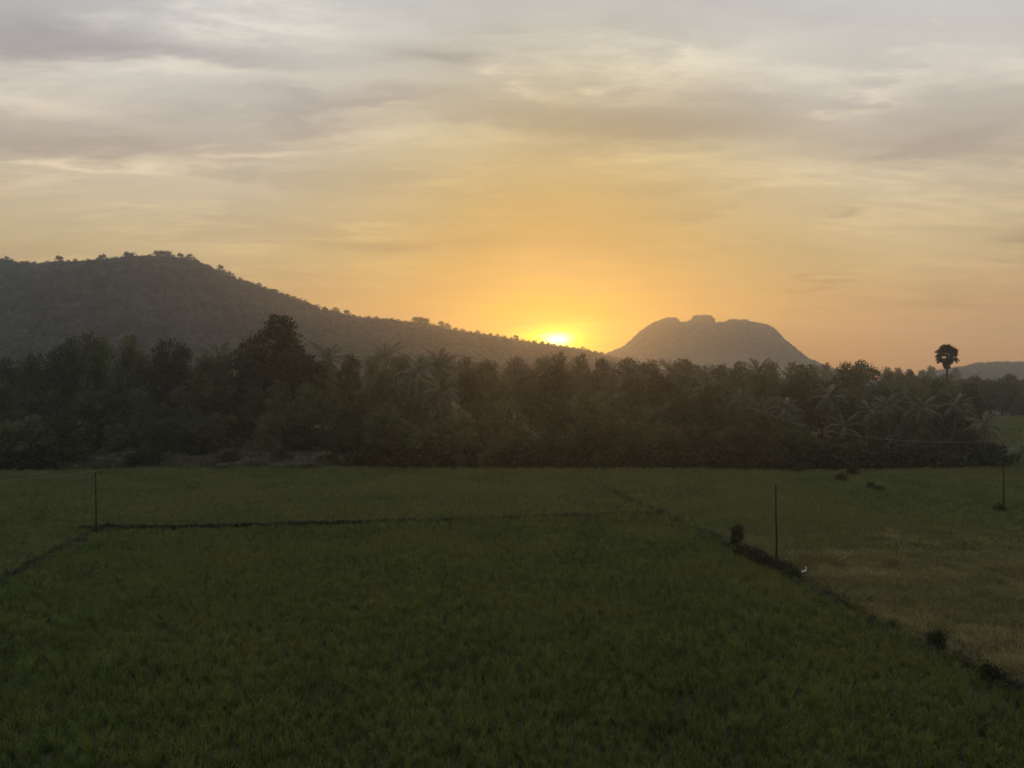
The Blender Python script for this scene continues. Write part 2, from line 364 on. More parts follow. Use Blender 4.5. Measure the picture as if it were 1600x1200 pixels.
# the big tree that rises above the left of the grove: lobes read off its outline (metres, base at 0)
BIG = [(.4, 0, 19.6, 1.7, 1.5), (1.9, -.3, 18.2, 1.8, 1.8), (-.6, .4, 17.6, 2.0, 1.8), (1.2, .8, 15.6, 2.6, 2.0), (-3.2, -.4, 16.4, 1.8, 1.5), (-4.6, .2, 14.6, 1.9, 1.7), (-3.0, -.9, 13.2, 2.6, 2.2), (3.4, -.5, 14.0, 2.4, 1.9),
       (5.4, .3, 12.6, 2.0, 1.5), (-.5, -1.5, 13.6, 2.8, 2.3), (-5.2, -.6, 11.6, 2.0, 1.9), (1.5, -1.8, 11.4, 3.0, 2.3), (5.0, -.9, 10.4, 2.6, 2.0), (-3.0, -1.6, 9.8, 2.8, 2.3), (0, -2.0, 8.4, 3.2, 2.4), (-5.0, -.8, 8.0, 2.4, 2.2), (4.6, -1.4, 7.4, 2.6, 2.2), (0, -1.2, 5.6, 3.4, 2.2)]
tree_kind('big', BIG, M['leaf'], 1050, 22, .50, 21, .42, .42, 20)

def copy_tree(o, parent=None):
    c = o.copy(); C.objects.link(c); c.parent = parent
    for ch in o.children: copy_tree(ch, c)
    return c
def plant_tree(key, px, py, d, label, group, width=None, name='broadleaf_tree', base=0.0, cat='tree'):
    """a tree at distance d whose top shows at photo row py; width = crown width scale"""
    p = P(px, py, d); H = p.z - base; cv, tv, top = TREES[key]; s = H/top; w = s if width is None else width
    e = empty(name, (p.x, d, base), rnd.uniform(0, 6.28)); e.scale = (w*rnd.uniform(.92, 1.08), w*rnd.uniform(.92, 1.08), s)
    tag(e, label, cat, group)
    obj('crown', cv, e); obj('trunk', tv, e); return e

# ------------------------------------------------------------------ the grove
SIL = [(-80, 555), (0, 556), (40, 552), (80, 545), (110, 520), (150, 516), (172, 530), (200, 521), (225, 548), (240, 540), (262, 529), (292, 530), (322, 546), (350, 550), (372, 530), (505, 560), (530, 545), (560, 549), (600, 548), (650, 555), (690, 552), (760, 556), (800, 553), (850, 549), (900, 553), (960, 557), (1010, 560), (1050, 558), (1100, 565), (1160, 563), (1180, 556), (1220, 563), (1260, 571), (1300, 573), (1318, 560), (1345, 560), (1372, 571), (1400, 577), (1450, 584), (1500, 588), (1560, 586), (1600, 586), (1700, 586)]
KW = ['round', 'broad', 'tall', 'ragged', 'domed', 'bushy', 'feathery']
LOOK = {'round': 'round-crowned tree', 'broad': 'broad-crowned tree', 'tall': 'slender tall tree', 'ragged': 'ragged-crowned tree', 'bushy': 'bushy olive tree', 'feathery': 'feathery olive tree', 'domed': 'dome-crowned tree'}
def row(xs, dfun, topfun, kinds, phrase, group, wfun=None):
    for i, px in enumerate(sorted(xs)):
        k_ = rnd.choice(kinds)
        plant_tree(k_, px, topfun(px) , dfun(px), f'{LOOK[k_]}, {ordinal(i+1)} from left {phrase}', group, wfun(px) if wfun else None)
def spread(a, b, step, jit=.3): 
    n = int((b-a)/step); return [a + (b-a)*(i+.5)/n + rnd.uniform(-jit, jit)*step for i in range(n)]
# left: tall trees standing before the hill
lx = [-40, 8, 52, 84, 112, 142, 160, 199, 222, 258, 284, 320, 350, 505, 548]
row(lx, lambda p: rnd.uniform(124, 132), lambda p: interp(SIL, p)+rnd.uniform(-1, 3), ['round', 'tall', 'ragged', 'domed'], 'in the tall row before the left hill', 'tall trees before the left hill', lambda p: rnd.uniform(.75, 1.05))
row(spread(-70, 565, 44), lambda p: rnd.uniform(118, 123), lambda p: rnd.uniform(585, 625), ['round', 'broad', 'bushy', 'ragged', 'domed'], 'in the middle layer of the left grove', 'middle trees of the left grove', lambda p: rnd.uniform(.75, 1.0))
row(spread(-60, 130, 42), lambda p: rnd.uniform(100, 103), lambda p: rnd.uniform(632, 662), ['bushy', 'round', 'domed'], 'of the low trees at the left field corner', 'low trees at the left field corner', lambda p: rnd.uniform(.6, .8))
row(spread(150, 560, 58), lambda p: rnd.uniform(113, 117), lambda p: rnd.uniform(632, 660), ['bushy', 'round', 'broad'], 'of the low trees behind the pale scrub', 'low trees behind the scrub strip', lambda p: rnd.uniform(.6, .85))
plant_tree('big', 430, 489, 126, 'tallest broad tree of the grove, dark stepped crown before the left hill', None, 1.0)
# right: three layers and the skyline
row(spread(572, 1255, 44), lambda p: rnd.uniform(100, 104), lambda p: rnd.uniform(632, 668), ['bushy', 'feathery', 'round', 'broad', 'bushy'], "in the front row at the paddy's far edge", 'front row at the paddy edge', lambda p: rnd.uniform(.62, .82))
row(spread(1262, 1530, 48), lambda p: rnd.uniform(100, 104), lambda p: rnd.uniform(668, 692), ['bushy', 'round', 'domed'], 'of the low trees under the coconut palms', 'low trees under the right palms', lambda p: rnd.uniform(.55, .7))
row(spread(575, 1500, 50), lambda p: rnd.uniform(113, 121), lambda p: rnd.uniform(600, 628), ['bushy', 'feathery', 'round', 'broad', 'ragged'], 'in the second layer right of the big tree', 'second layer of the right grove', lambda p: rnd.uniform(.8, 1.0))
row(spread(580, 1500, 52), lambda p: rnd.uniform(134, 150), lambda p: interp(SIL, p)+rnd.uniform(16, 32), ['round', 'broad', 'ragged', 'feathery', 'domed'], 'in the third layer right of the big tree', 'third layer of the right grove', lambda p: rnd.uniform(.85, 1.1))
sk = spread(568, 1290, 36) + [1322, 1345]
row(sk, lambda p: rnd.uniform(170, 215), lambda p: interp(SIL, p)+rnd.uniform(-3, 5), ['round', 'broad', 'ragged', 'domed', 'tall'], 'along the skyline right of the big tree', 'skyline trees of the right grove', lambda p: rnd.uniform(1.05, 1.4))
row(spread(1375, 1680, 20), lambda p: rnd.uniform(212, 245), lambda p: interp(SIL, p)+rnd.uniform(0, 9), ['bushy', 'broad', 'domed', 'bushy'], 'in the belt behind the far green field', 'belt behind the far right field', lambda p: rnd.uniform(1.0, 1.35))
row(spread(1385, 1650, 46), lambda p: rnd.uniform(262, 300), lambda p: interp(SIL, p)-rnd.uniform(0, 5), ['round', 'broad', 'domed'], 'in the rear belt below the far hill', 'rear belt below the far hill', lambda p: rnd.uniform(1.0, 1.4))
row(spread(1392, 1530, 26), lambda p: rnd.uniform(146, 158), lambda p: rnd.uniform(587, 600), ['bushy', 'domed', 'round', 'feathery'], 'of the trees around the foot of the fan palm', 'trees around the fan palm foot', lambda p: rnd.uniform(.9, 1.1))
for px, py, d, w in ((1455, 571, 520, 1.35), (1441, 577, 540, 1.2), (1492, 573, 560, 1.2), (1402, 574, 430, 1.1), (1388, 573, 400, 1.1), (1420, 576, 470, 1.1), (1290, 566, 380, 1.1), (1272, 568, 400, 1.2)):
    t = plant_tree('round', px, py, d, 'x', 'hazy trees beyond the grove', w, 'distant_tree')
    t['label'] = {1455: 'hazy round tree just left of the fan palm', 1441: 'smaller hazy tree left of the round tree by the fan palm', 1492: 'hazy tree just right of the fan palm stem', 1402: 'hazy tree on the skyline midway between dome tree and fan palm', 1388: 'hazy tree on the skyline right of the dark dome', 1420: 'hazy skyline tree between the dome and the hazy round tree', 1290: "hazy tree at the mountain's right foot", 1272: 'hazy tree before the lower right slope of the mountain'}[px]

# ------------------------------------------------------------------ coconut palms
def frond_mesh(L, bend, seed, mat):
    rg = np.random.default_rng(seed); n = 34
    pts, a = [Vector((0, 0, 0))], .0
    for i in range(n):
        a -= bend/n*(.5 + 1.3*i/n); pts.append(pts[-1] + Vector((math.cos(a), 0, math.sin(a)))*L/n)
    tv, tf = tube(pts[::3] + [pts[-1]], [.035*(1-.85*i/len(pts[::3])) for i in range(len(pts[::3])+1)], 4)
    v, f = list(tv), list(tf)
    for i in range(3, n):
        t = i/n; ll = L*.22*math.sin(math.pi*(.12+.83*t))**.8*(1+.15*rg.normal())
        tan = (pts[i+1]-pts[i-1]).normalized() if i < n else (pts[i]-pts[i-1]).normalized()
        for s in (-1, 1):
            d = (Vector((0, s, 0)) + tan*.55 + Vector((0, 0, -.45 - .3*rg.random()))).normalized()
            d2 = (d + Vector((0, 0, -.55))).normalized(); w = tan*.032*L/4
            o = len(v); p = pts[i]; q = p + d*ll*.55; e = q + d2*ll*.45
            v += [tuple(p-w), tuple(p+w), tuple(q+w*.9), tuple(q-w*.9), tuple(e)]; f += [(o, o+1, o+2, o+3), (o+3, o+2, o+4)]
    return mesh('frond', v, f, mat)
FR = [frond_mesh(4.0, .9, 1, M['palm']), frond_mesh(4.3, 1.5, 2, M['palm']), frond_mesh(4.0, 1.9, 3, M['palm'])]
def palm_proto(h, lean, seed, nf=20):
    rg = random.Random(seed); e = empty('coconut_palm')
    path = [(lean*(i/6)**1.7, 0, h*i/6 - (.3 if i == 0 else 0)) for i in range(7)]
    obj('trunk', mesh('trunk', *tube(path, [.24, .17, .15, .14, .13, .12, .13], 7), M['palm_bark'], True), e)
    top = Vector((lean, 0, h))
    for i in range(nf):
        t = (i+.5)/nf; pitch = R(78) - R(118)*t**1.15
        fr = obj('frond', FR[0 if t < .35 else (1 if t < .72 else 2)], e, top + Vector((0, 0, .1 - .3*t)))
        fr.rotation_mode = 'QUATERNION'
        fr.rotation_quaternion = (Matrix.Rotation(i*2.399 + rg.uniform(-.25, .25), 3, 'Z') @ Matrix.Rotation(-pitch - rg.uniform(-.12, .12), 3, 'Y') @ Matrix.Rotation(rg.uniform(-.4, .4), 3, 'X')).to_quaternion()
        q = rg.uniform(.82, 1.08)*(.75 if t < .12 else 1); fr.scale = (q, q, q)
    nv = [] 
    for j in range(6):
        a = j*1.05; c = top + Vector((.28*math.cos(a), .28*math.sin(a), -.45 - .12*(j % 2)))
        nv.append(tube([c+Vector((0, 0, .15)), c+Vector((0, 0, .08)), c, c-Vector((0, 0, .1)), c-Vector((0, 0, .16))], [.03, .1, .12, .09, .02], 6))
    obj('coconut_bunch', mesh('coconut_bunch', *join(*nv), M['palm'], True), e)
    return e
PALMS = [palm_proto(9, .8, 1), palm_proto(12, 1.2, 2), palm_proto(7, .4, 3, 18)]
used = [False]*3
def plant_palm(k_, px, py, d, label, group):
    """py = row of the crown's centre (top of the trunk)"""
    o = PALMS[k_] if not used[k_] else copy_tree(PALMS[k_]); used[k_] = True
    p = P(px, py, d); h = (9, 12, 7)[k_]; s = p.z/h; u = max(.75, min(1.25, s))
    o.location = (p.x, d, 0); o.rotation_euler = (rnd.uniform(-.05, .05), rnd.uniform(-.05, .05), rnd.uniform(0, 6.28)); o.scale = (u, u, s)
    tag(o, label, 'palm tree', group); return o
GP = 'coconut palms at the right field edge'
for px, py, d, lb in ((1286, 622, 112, 'coconut palm with long pale fronds, tallest of the right field edge palms'), (1352, 645, 106, 'coconut palm directly below the dark dome tree'), (1392, 634, 109, 'coconut palm fifth from left among the right field edge palms'),
                      (1443, 640, 104, 'coconut palm with many shining fronds at the right field edge'), (1486, 634, 112, 'coconut palm directly below the fan palm'), (1541, 664, 101, 'coconut palm with drooping fronds just left of the right utility pole'),
                      (1232, 640, 109, 'coconut palm leftmost of the right field edge palms'), (1602, 706, 92, "low coconut palm at the picture's right edge beside the far field"), (1318, 668, 102, 'short coconut palm low between the taller right edge palms')):
    plant_palm(2 if py > 655 else 0, px, py, d, lb, GP)
GS = 'coconut palms rising in the grove'
sp = [(530, 562, 132, 'coconut palm just right of the tallest broad tree'), (640, 584, 128, "coconut palm left of the tall palm below the hill's slope"), (688, 573, 118, 'tall coconut palm with upright fronds below the hill slope'), (700, 612, 108, 'lower coconut palm with shining curved fronds under the tall palm'),
      (348, 562, 130, 'coconut palm peeping out left of the tallest broad tree'), (606, 560, 150, 'coconut palm with its crown level with the grove top below the flat-topped ridge tree')]
for i, (px, py) in enumerate(((838, 588), (955, 582), (1008, 586), (1052, 582), (1092, 590), (1122, 586), (1192, 582), (1238, 596))):
    sp.append((px, py, rnd.uniform(158, 190), f'coconut palm, {ordinal(i+1)} from left along the skyline below the sun and mountain'))
for i, (px, py) in enumerate(((960, 616), (1090, 612), (1150, 622))):
    sp.append((px, py, rnd.uniform(122, 132), f'coconut palm, {ordinal(sorted([960, 1090, 1150]).index(px)+1)} from left inside the right grove below the skyline'))
for px, py, d, lb in sp: plant_palm(1 if py < 580 else 0, px, py, d, lb, GS)

# ------------------------------------------------------------------ the lone fan palm on the skyline
def fan_mesh(seed):
    rg = random.Random(seed); n = 15; v = [(0, 0, 0)]; f = []; sp_ = R(135)
    pv, pf = tube([(-.75, 0, 0), (-.3, 0, .03), (0, 0, 0)], [.035, .03, .03], 4)
    for i in range(n):
        a0 = -sp_ + 2*sp_*i/n; a1 = -sp_ + 2*sp_*(i+1)/n; am = (a0+a1)/2; r = .95*rg.uniform(.9, 1.08); zf = lambda q: -.16*q*q
        o = len(v)
        v += [(math.cos(a0)*.55, math.sin(a0)*.55, zf(.55)), (math.cos(am)*.6, math.sin(am)*.6, zf(.6)+.06), (math.cos(a1)*.55, math.sin(a1)*.55, zf(.55)), (math.cos(am)*r, math.sin(am)*r, zf(r)-.05)]
        f += [(0, o, o+1), (0, o+1, o+2), (o, o+3, o+1), (o+1, o+3, o+2)]
    return mesh('fan_leaf', *join((v, f), (pv, pf)), M['fan'])
FANS = [fan_mesh(s) for s in (1, 2, 3)]
fd = 166.0; fp = P(1480, 553, fd)
fan = empty('fan_palm', (fp.x, fd, 0)); tag(fan, 'lone tall fan palm silhouetted against the orange sky above the grove', 'palm tree')
obj('trunk', mesh('trunk', *tube([(.05, 0, -.3), (0, 0, 5), (-.05, 0, 11), (0, 0, fp.z)], [.30, .22, .19, .22], 9), M['bark'], True), fan)
def put_fan(pos, out, s):
    o = obj('fan_leaf', rnd.choice(FANS), fan, pos); o.rotation_mode = 'QUATERNION'
    o.rotation_quaternion = Vector(out).to_track_quat('X', 'Z') @ Matrix.Rotation(rnd.uniform(-.9, .9), 3, 'X').to_quaternion(); o.scale = (s, s, s)
cz = fp.z - .1
for i in range(60):                                   # the upper head
    zz = 1 - (i+.5)/60*1.2; a = i*2.399; rr = math.sqrt(max(0, 1-zz*zz)); dv = Vector((rr*math.cos(a), rr*math.sin(a), zz)); r0 = rnd.uniform(1.05, 1.85)
    put_fan(Vector((0, 0, cz)) + Vector((dv.x*r0, dv.y*r0, dv.z*r0)), dv, rnd.uniform(.85, 1.08))
for i in range(20):                                   # loose lower leaves
    a = i*2.399+.4; dv = Vector((math.cos(a), math.sin(a), rnd.uniform(-.75, -.25))).normalized(); r0 = rnd.uniform(1.3, 2.1)
    put_fan(Vector((0, 0, cz-.35)) + dv*r0, (dv + Vector((0, 0, -.6))), rnd.uniform(.65, .85))
for i in range(16):                                   # withered skirt tapering down the stem
    t = i/16; a = i*2.399; put_fan(Vector((math.cos(a)*(.85-.55*t), math.sin(a)*(.85-.55*t), cz - 1.0 - 1.9*t)), (math.cos(a)*.45, math.sin(a)*.45, -1), .85-.25*t)

# ------------------------------------------------------------------ instanced ground cover and forest (uncountable stuff)
def tuft(blades, h, spread_, w, seed, mat, droop=.5, segs=3):
    rg = np.random.default_rng(seed); v, f = [], []
    for b in range(blades):
        a = rg.random()*6.283; r0 = spread_*.25*math.sqrt(rg.random()); hh = h*(.6+.5*rg.random()); ou = spread_*(.2+.9*rg.random()); wa = a + 1.57 + rg.normal()*.5
        base = np.array([math.cos(a)*r0, math.sin(a)*r0, 0]); o = len(v); wv = np.array([math.cos(wa), math.sin(wa), 0])*w
        for s in range(segs):
            t = s/segs; p = base + np.array([math.cos(a)*ou*t*t, math.sin(a)*ou*t*t, hh*(t - droop*.28*t**3)]); ww = wv*(1-.25*t)
            v += [tuple(p-ww), tuple(p+ww)]
        p = base + np.array([math.cos(a)*ou*(1+droop*.3), math.sin(a)*ou*(1+droop*.3), hh*(1-droop*.32)]); v.append(tuple(p))
        for s in range(segs-1): f.append((o+2*s, o+2*s+1, o+2*s+3, o+2*s+2))
        f.append((o+2*segs-2, o+2*segs-1, o+2*segs))
    return mesh('tuft', v, f, mat)
def scatter(name, protos, pts, scl, label, cat, mat_slot=None):
    """one stuff object: points carrying a scale and a turn, each an instance of one of the protos"""
    me = bpy.data.meshes.new(name); me.vertices.add(len(pts)); me.vertices.foreach_set('co', np.asarray(pts, dtype=np.float32).ravel())
    n = len(pts); scl = np.asarray(scl, dtype=np.float32)
    if scl.ndim == 1: scl = np.stack([scl]*3, 1)
    a = me.attributes.new('scl', 'FLOAT_VECTOR', 'POINT'); a.data.foreach_set('vector', scl.ravel())
    rot = np.zeros((n, 3), dtype=np.float32); rot[:, 2] = nr.random(n)*6.283; rot[:, :2] = nr.normal(size=(n, 2))*.06
    a = me.attributes.new('rot', 'FLOAT_VECTOR', 'POINT'); a.data.foreach_set('vector', rot.ravel())
    a = me.attributes.new('pick', 'INT', 'POINT'); a.data.foreach_set('value', nr.integers(0, len(protos), n).astype(np.int32))
    o = obj(name, me); tag(o, label, cat, kind='stuff')
    t = bpy.data.node_groups.new(name+'_scatter', 'GeometryNodeTree')
    t.interface.new_socket('Geometry', in_out='INPUT', socket_type='NodeSocketGeometry'); t.interface.new_socket('Geometry', in_out='OUTPUT', socket_type='NodeSocketGeometry')
    N, Lk = t.nodes, t.links; gi = N.new('NodeGroupInput'); go = N.new('NodeGroupOutput')
    m2p = N.new('GeometryNodeMeshToPoints'); iop = N.new('GeometryNodeInstanceOnPoints'); jn = N.new('GeometryNodeJoinGeometry')
    for pm in protos:
        po = bpy.data.objects.new(pm.name+'_source', pm)
        oi = N.new('GeometryNodeObjectInfo'); oi.inputs['Object'].default_value = po; oi.inputs['As Instance'].default_value = True
        Lk.new(oi.outputs['Geometry'], jn.inputs[0])
    def attr(nm, ty):
        q = N.new('GeometryNodeInputNamedAttribute'); q.data_type = ty; q.inputs[0].default_value = nm; return q.outputs[0]
    Lk.new(gi.outputs[0], m2p.inputs[0]); Lk.new(m2p.outputs[0], iop.inputs['Points']); Lk.new(jn.outputs[0], iop.inputs['Instance'])
    iop.inputs['Pick Instance'].default_value = True
    Lk.new(attr('pick', 'INT'), iop.inputs['Instance Index']); Lk.new(attr('rot', 'FLOAT_VECTOR'), iop.inputs['Rotation']); Lk.new(attr('scl', 'FLOAT_VECTOR'), iop.inputs['Scale'])
    Lk.new(iop.outputs[0], go.inputs[0])
    md = o.modifiers.new('scatter', 'NODES'); md.node_group = t
    return o

# forest on the hills
def small_crown(seed, mat, n=40, per=7, size=1.5):
    lb = rand_lobes(6, 2.6, 3.0, 7.2, 1.5, 2.3, seed); v, f = crown(lb, n, per, size, seed, .8); return mesh('hill_tree', v, f, mat)
HT = [small_crown(s, M['hill_leaf']) for s in (31, 32, 33, 34)]
def hill_points(hill, n, u0, pxa, pxb, seed):
    rg = np.random.default_rng(seed); px = pxa + (pxb-pxa)*rg.random(n); t = (px-800)/F; rd = ridge_d(px, hill.d0, hill.d1, hill.p0, hill.p1)
    q = rg.random(n); y = rd*(1 - u0*hill.foot*q**.85 + .03*rg.random(n)); x = t*y
    z = hill.z(x, y); k_ = z > -1.2; return np.stack([x, y, z-1.0], 1)[k_], np.clip(.30 + 3.0*q, 0, 1)[k_]
pt, fs = hill_points(hillL, 22000, 1.0, -330, 1010, 5)
scatter('hill_forest', HT, pt, fs*(.30 + .40*nr.random(len(pt))), 'dense forest covering the slope of the long left hill', 'forest')
pt, fs = hill_points(hillM, 7000, .8, 930, 1310, 6)
scatter('mountain_forest', HT, pt, np.stack([.35+.45*nr.random(len(pt))]*2 + [.2+.35*nr.random(len(pt))], 1), 'sparse woodland clothing the hazy flat-topped mountain', 'forest')
pt, fs = hill_points(hillR, 2500, .8, 1440, 1850, 7)
scatter('far_hill_forest', HT, pt, .5 + .5*nr.random(len(pt)), 'woodland covering the low far hill at right', 'forest')

# trees one can tell apart along the ridge of the long hill
RT = []
for s, kd in ((41, 'a'), (42, 'b'), (43, 'c'), (44, 'd')):
    lb = rand_lobes(8, 2.6 if kd in 'ac' else 2.9, 3.6 if kd in 'ac' else 1.6, 8.2, 1.0, 1.9, s, .62 if kd in 'ac' else .85); v, f = crown(lb, 70, 11, .75, s, .5)
    RT.append((mesh('crown', v, f, M['hill_leaf']), mesh('trunk', *limbs(9, .22, lb, s, 4), M['bark'], True), float(v[:, 2].max())))
RX = [3, 11, 24, 33, 44, 54, 66, 74, 93, 108, 118, 130, 139, 152, 160, 170, 183, 199, 206, 214, 222, 230, 238, 246, 254, 262, 270, 282, 296, 304, 312, 322, 330, 345, 357, 366, 376, 386, 395, 404, 414, 423, 432, 440, 449, 458, 467, 476, 486, 494, 507, 524, 541, 552, 563, 576, 588, 600, 612, 622, 634, 650, 658, 666, 677, 690, 699, 712, 724, 735, 746, 756, 766, 777, 788, 799, 806, 817, 826, 835, 847, 856, 866, 876, 884, 896, 910, 919, 930, 941]
RH = {93: 14, 11: 12, 199: 13, 206: 13, 246: 13, 254: 13, 262: 13, 296: 15, 282: 12, 345: 13, 160: 12, 524: 12, 541: 10, 650: 12, 658: 13, 666: 12, 690: 11, 699: 11, 806: 8, 910: 8, 777: 6, 847: 6}
RL = {345: "lone tiny tree standing clear on the left hill's shoulder", 93: "rounded tree standing out left of the left hill's summit", 296: 'tallest see-through tree at the right end of the summit clump', 658: 'flat-topped spreading tree midway down the ridge, middle of its trio', 806: 'open-crowned ridge tree just left of the setting sun', 910: 'open-crowned ridge tree just right of the setting sun', 524: "first rounded tree after the dip in the left hill's ridge"}
cnt = 0
for i, px in enumerate(RX):
    rd0 = float(ridge_d(px, 600, 880, 200, 950)); yy = np.linspace(rd0*.85, rd0*1.05, 90); zz = hillL.z((px-800)/F*yy, yy); j = int(np.argmax((zz-CAMZ)/yy))
    rd = float(yy[j]); x = (px-800)/F*rd; z = float(zz[j]); hp = RH.get(px, rnd.uniform(3.5, 8.0)*(1 if px < 560 else .8)); h = (hp+5.0)*1.2/F*rd
    cv, tv, top = RT[rnd.choice((0, 2)) if px in RH else rnd.choice((1, 3))]; s = h/top; w = s*(rnd.uniform(.95, 1.35) if px in RH else rnd.uniform(1.1, 2.0))
    e = empty('ridge_tree', (x, rd, z-.22*h), rnd.uniform(0, 6.28)); e.scale = (w, w, s)
    if px not in RL: cnt += 1
    tag(e, RL.get(px, f"small tree, {ordinal(cnt)} from left in the line along the left hill's ridge"), 'tree', 'trees silhouetted along the hill ridge')
    obj('crown', cv, e); obj('trunk', tv, e)

# ------------------------------------------------------------------ banks between the paddies
BA = [(120, 832), (150, 832), (270, 832), (400, 828), (520, 825), (600, 822), (700, 819), (800, 816), (900, 813), (1010, 808), (1040, 806)]
BL = [(152, 834), (110, 856), (60, 882), (0, 916), (-120, 985)]
BR = [(905, 748), (960, 775), (1010, 800), (1060, 822), (1140, 856), (1180, 880), (1215, 894), (1260, 918), (1340, 966), (1400, 992), (1460, 1020), (1530, 1062), (1600, 1092), (1760, 1165)]
BT = [(318, 758), (285, 775), (262, 792), (240, 806), (185, 830)]
BF = [(1150, 853), (1300, 862), (1450, 858), (1600, 852), (1750, 850)]
def ground_path(pts, n):
    w = [G(*p) for p in pts]; s = np.cumsum([0] + [(w[i+1]-w[i]).length for i in range(len(w)-1)]); q = np.linspace(0, s[-1], n)
    return np.interp(q, s, [p.x for p in w]), np.interp(q, s, [p.y for p in w]), s[-1]
def bank(pts, label, width, height):
    n = 60; x, y, L = ground_path(pts, n); tx, ty = np.gradient(x), np.gradient(y); ln = np.hypot(tx, ty); nx_, ny_ = -ty/ln, tx/ln
    v, f = [], []; prof = [(-1, -.02), (-.6, .7), (0, 1), (.6, .7), (1, -.02)]
    for i in range(n):
        for a, b in prof:
            q = width/2*(1+.2*rnd.uniform(-1, 1)); v.append((x[i]+nx_[i]*a*q, y[i]+ny_[i]*a*q, height*b*(1+.25*rnd.uniform(-1, 1)) if b > 0 else -.05))
    for i in range(n-1):
        for j in range(4): f.append((i*5+j, i*5+j+1, i*5+j+6, i*5+j+5))
    o = obj('field_bank', mesh('field_bank', v, f, M['soil'], True)); tag(o, label, 'bank', kind='structure')
bank(BA, 'earth bank crossing the paddy from the left pole', .7, .28)
bank(BL, 'earth bank running from the left pole towards the near left', .6, .18)
bank(BR, 'shrubby earth bank running down to the near right corner', .7, .18)

# rice and grass
px_of = lambda x, y: 800 + F*x/y
py_of = lambda y: HOR + CAMZ*F/y
def poly_dist(x, y, pts):
    wx = np.array([G(*p).x for p in pts]); wy = np.array([G(*p).y for p in pts]); best = np.full(len(x), 1e9)
    for i in range(len(pts)-1):
        ax, ay, bx, by = wx[i], wy[i], wx[i+1], wy[i+1]; dx, dy = bx-ax, by-ay
        t = np.clip(((x-ax)*dx+(y-ay)*dy)/(dx*dx+dy*dy), 0, 1); best = np.minimum(best, np.hypot(x-ax-t*dx, y-ay-t*dy))
    return best
def grid(y0, y1, step, margin=6):
    ys = np.arange(y0, y1, step); xs = np.arange(-.66*y1-margin, .66*y1+margin, step); X, Y = np.meshgrid(xs, ys); X = X.ravel(); Y = Y.ravel()
    X = X + nr.uniform(-.38, .38, len(X))*step; Y = Y + nr.uniform(-.38, .38, len(Y))*step
    k_ = np.abs(X) < .66*Y + margin; return X[k_], Y[k_]
EDGE = [(-140, 741), (90, 741), (200, 738), (560, 735), (700, 737), (1000, 737), (1300, 741), (1480, 738), (1540, 733), (1720, 733)]
X1, Y1_ = grid(15, 62, .29); X2, Y2_ = grid(62, 101, .42)
X = np.concatenate([X1, X2]); Y = np.concatenate([Y1_, Y2_]); big = np.concatenate([np.ones(len(X1)), np.full(len(X2), 1.3)])
PX, PY = px_of(X, Y), py_of(Y)
brx = np.interp(PY, [p[1] for p in BR], [p[0] for p in BR], left=905, right=1900)
right_of = PX > brx
dry = right_of & (PY + 70*(vnoise(X/4.0, Y/4.0, 29, 4, .7)-.5) + nr.normal(size=len(X))*18 > np.interp(PX, [p[0] for p in BF], [p[1] for p in BF])+4)
above = (PY < np.interp(PX, [p[0] for p in BA], [p[1] for p in BA])) | (right_of & ~dry) | ((PX < 150) & (PX < np.interp(PY, [834, 856, 882, 916, 985, 1300], [152, 110, 60, 0, -120, -700])))
inside = PY > np.interp(PX, [p[0] for p in EDGE], [p[1] for p in EDGE])
gap = np.minimum(np.minimum(poly_dist(X, Y, BA)-.12, poly_dist(X, Y, BL)-.05), poly_dist(X, Y, BR)-.05) > .22
hmap = .74 + .38*vnoise(X/.7, Y/.7, 61, 3) + .24*vnoise(X/5, Y/5, 62, 3)
thin = nr.random(len(X)) > .10
RICE = [tuft(28, .70, .22, .0080, s, M['rice'], .8) for s in (1, 2, 3, 4, 5)]
RICEF = [tuft(26, .66, .28, .010, s, M['rice_far'], .7) for s in (11, 12, 13)]
DRY = [tuft(26, .62, .42, .0075, s, M['dry'], .9) for s in (21, 22, 23)]
BUND = [tuft(24, .60, .36, .012, s, M['bund'], .8) for s in (31, 32, 33)]
SCRUB = [tuft(30, 1.1, .7, .020, s, M['scrub'], .9) for s in (41, 42)]
def sel(mask, var=.25):
    p = np.stack([X, Y, np.zeros(len(X))], 1)[mask]; s = (big*hmap)[mask]*(1-var/2+var*nr.random(mask.sum())); return p, s
ok = inside & gap
p, s = sel(ok & ~dry & ~above & thin); scatter('rice_plants', RICE, p, s, 'young green rice filling the large near paddy', 'rice')
p, s = sel(ok & above & ~dry & thin); scatter('far_rice_plants', RICEF, p, s*.95, 'paler rice in the far and side paddies before the grove', 'rice')
p, s = sel(ok & dry & (nr.random(len(X)) > .08), .6); scatter('dry_grass', DRY, p, s*(.6 + .9*vnoise(p[:, 0]/2.5, p[:, 1]/2.5, 91, 3)), 'yellowed uneven grass in the field right of the shrubby bank', 'grass')
# grass on the banks
bp, bs = [], []
for pts, wd, dens, sz in ((BA, .28, 20, 1.06), (BL, .8, 11, .95), (BR, 1.5, 16, .85), (BT, .6, 10, .85), (BF, .8, 6, .8)):
    n = int(ground_path(pts, 10)[2]*dens); x, y, L = ground_path(pts, n); q = vnoise(x/1.3, y/1.3, 12, 3)*(.35 if pts is BA else 1) + (.36 if pts is BA else 0)
    for i in range(n):
        if q[i] < (.30 if pts in (BA, BL) else (.50 if y[i] > 60 or y[i] < 42 else .40) if pts is BR else .42): continue
        bp.append((x[i]+rnd.gauss(0, wd*.4), y[i]+rnd.gauss(0, wd*.4), .1)); bs.append(sz*(.5+1.0*q[i])*rnd.uniform(.8, 1.25))
scatter('bank_grass', BUND, bp, bs, 'dark rank grass growing along the earth banks', 'grass')
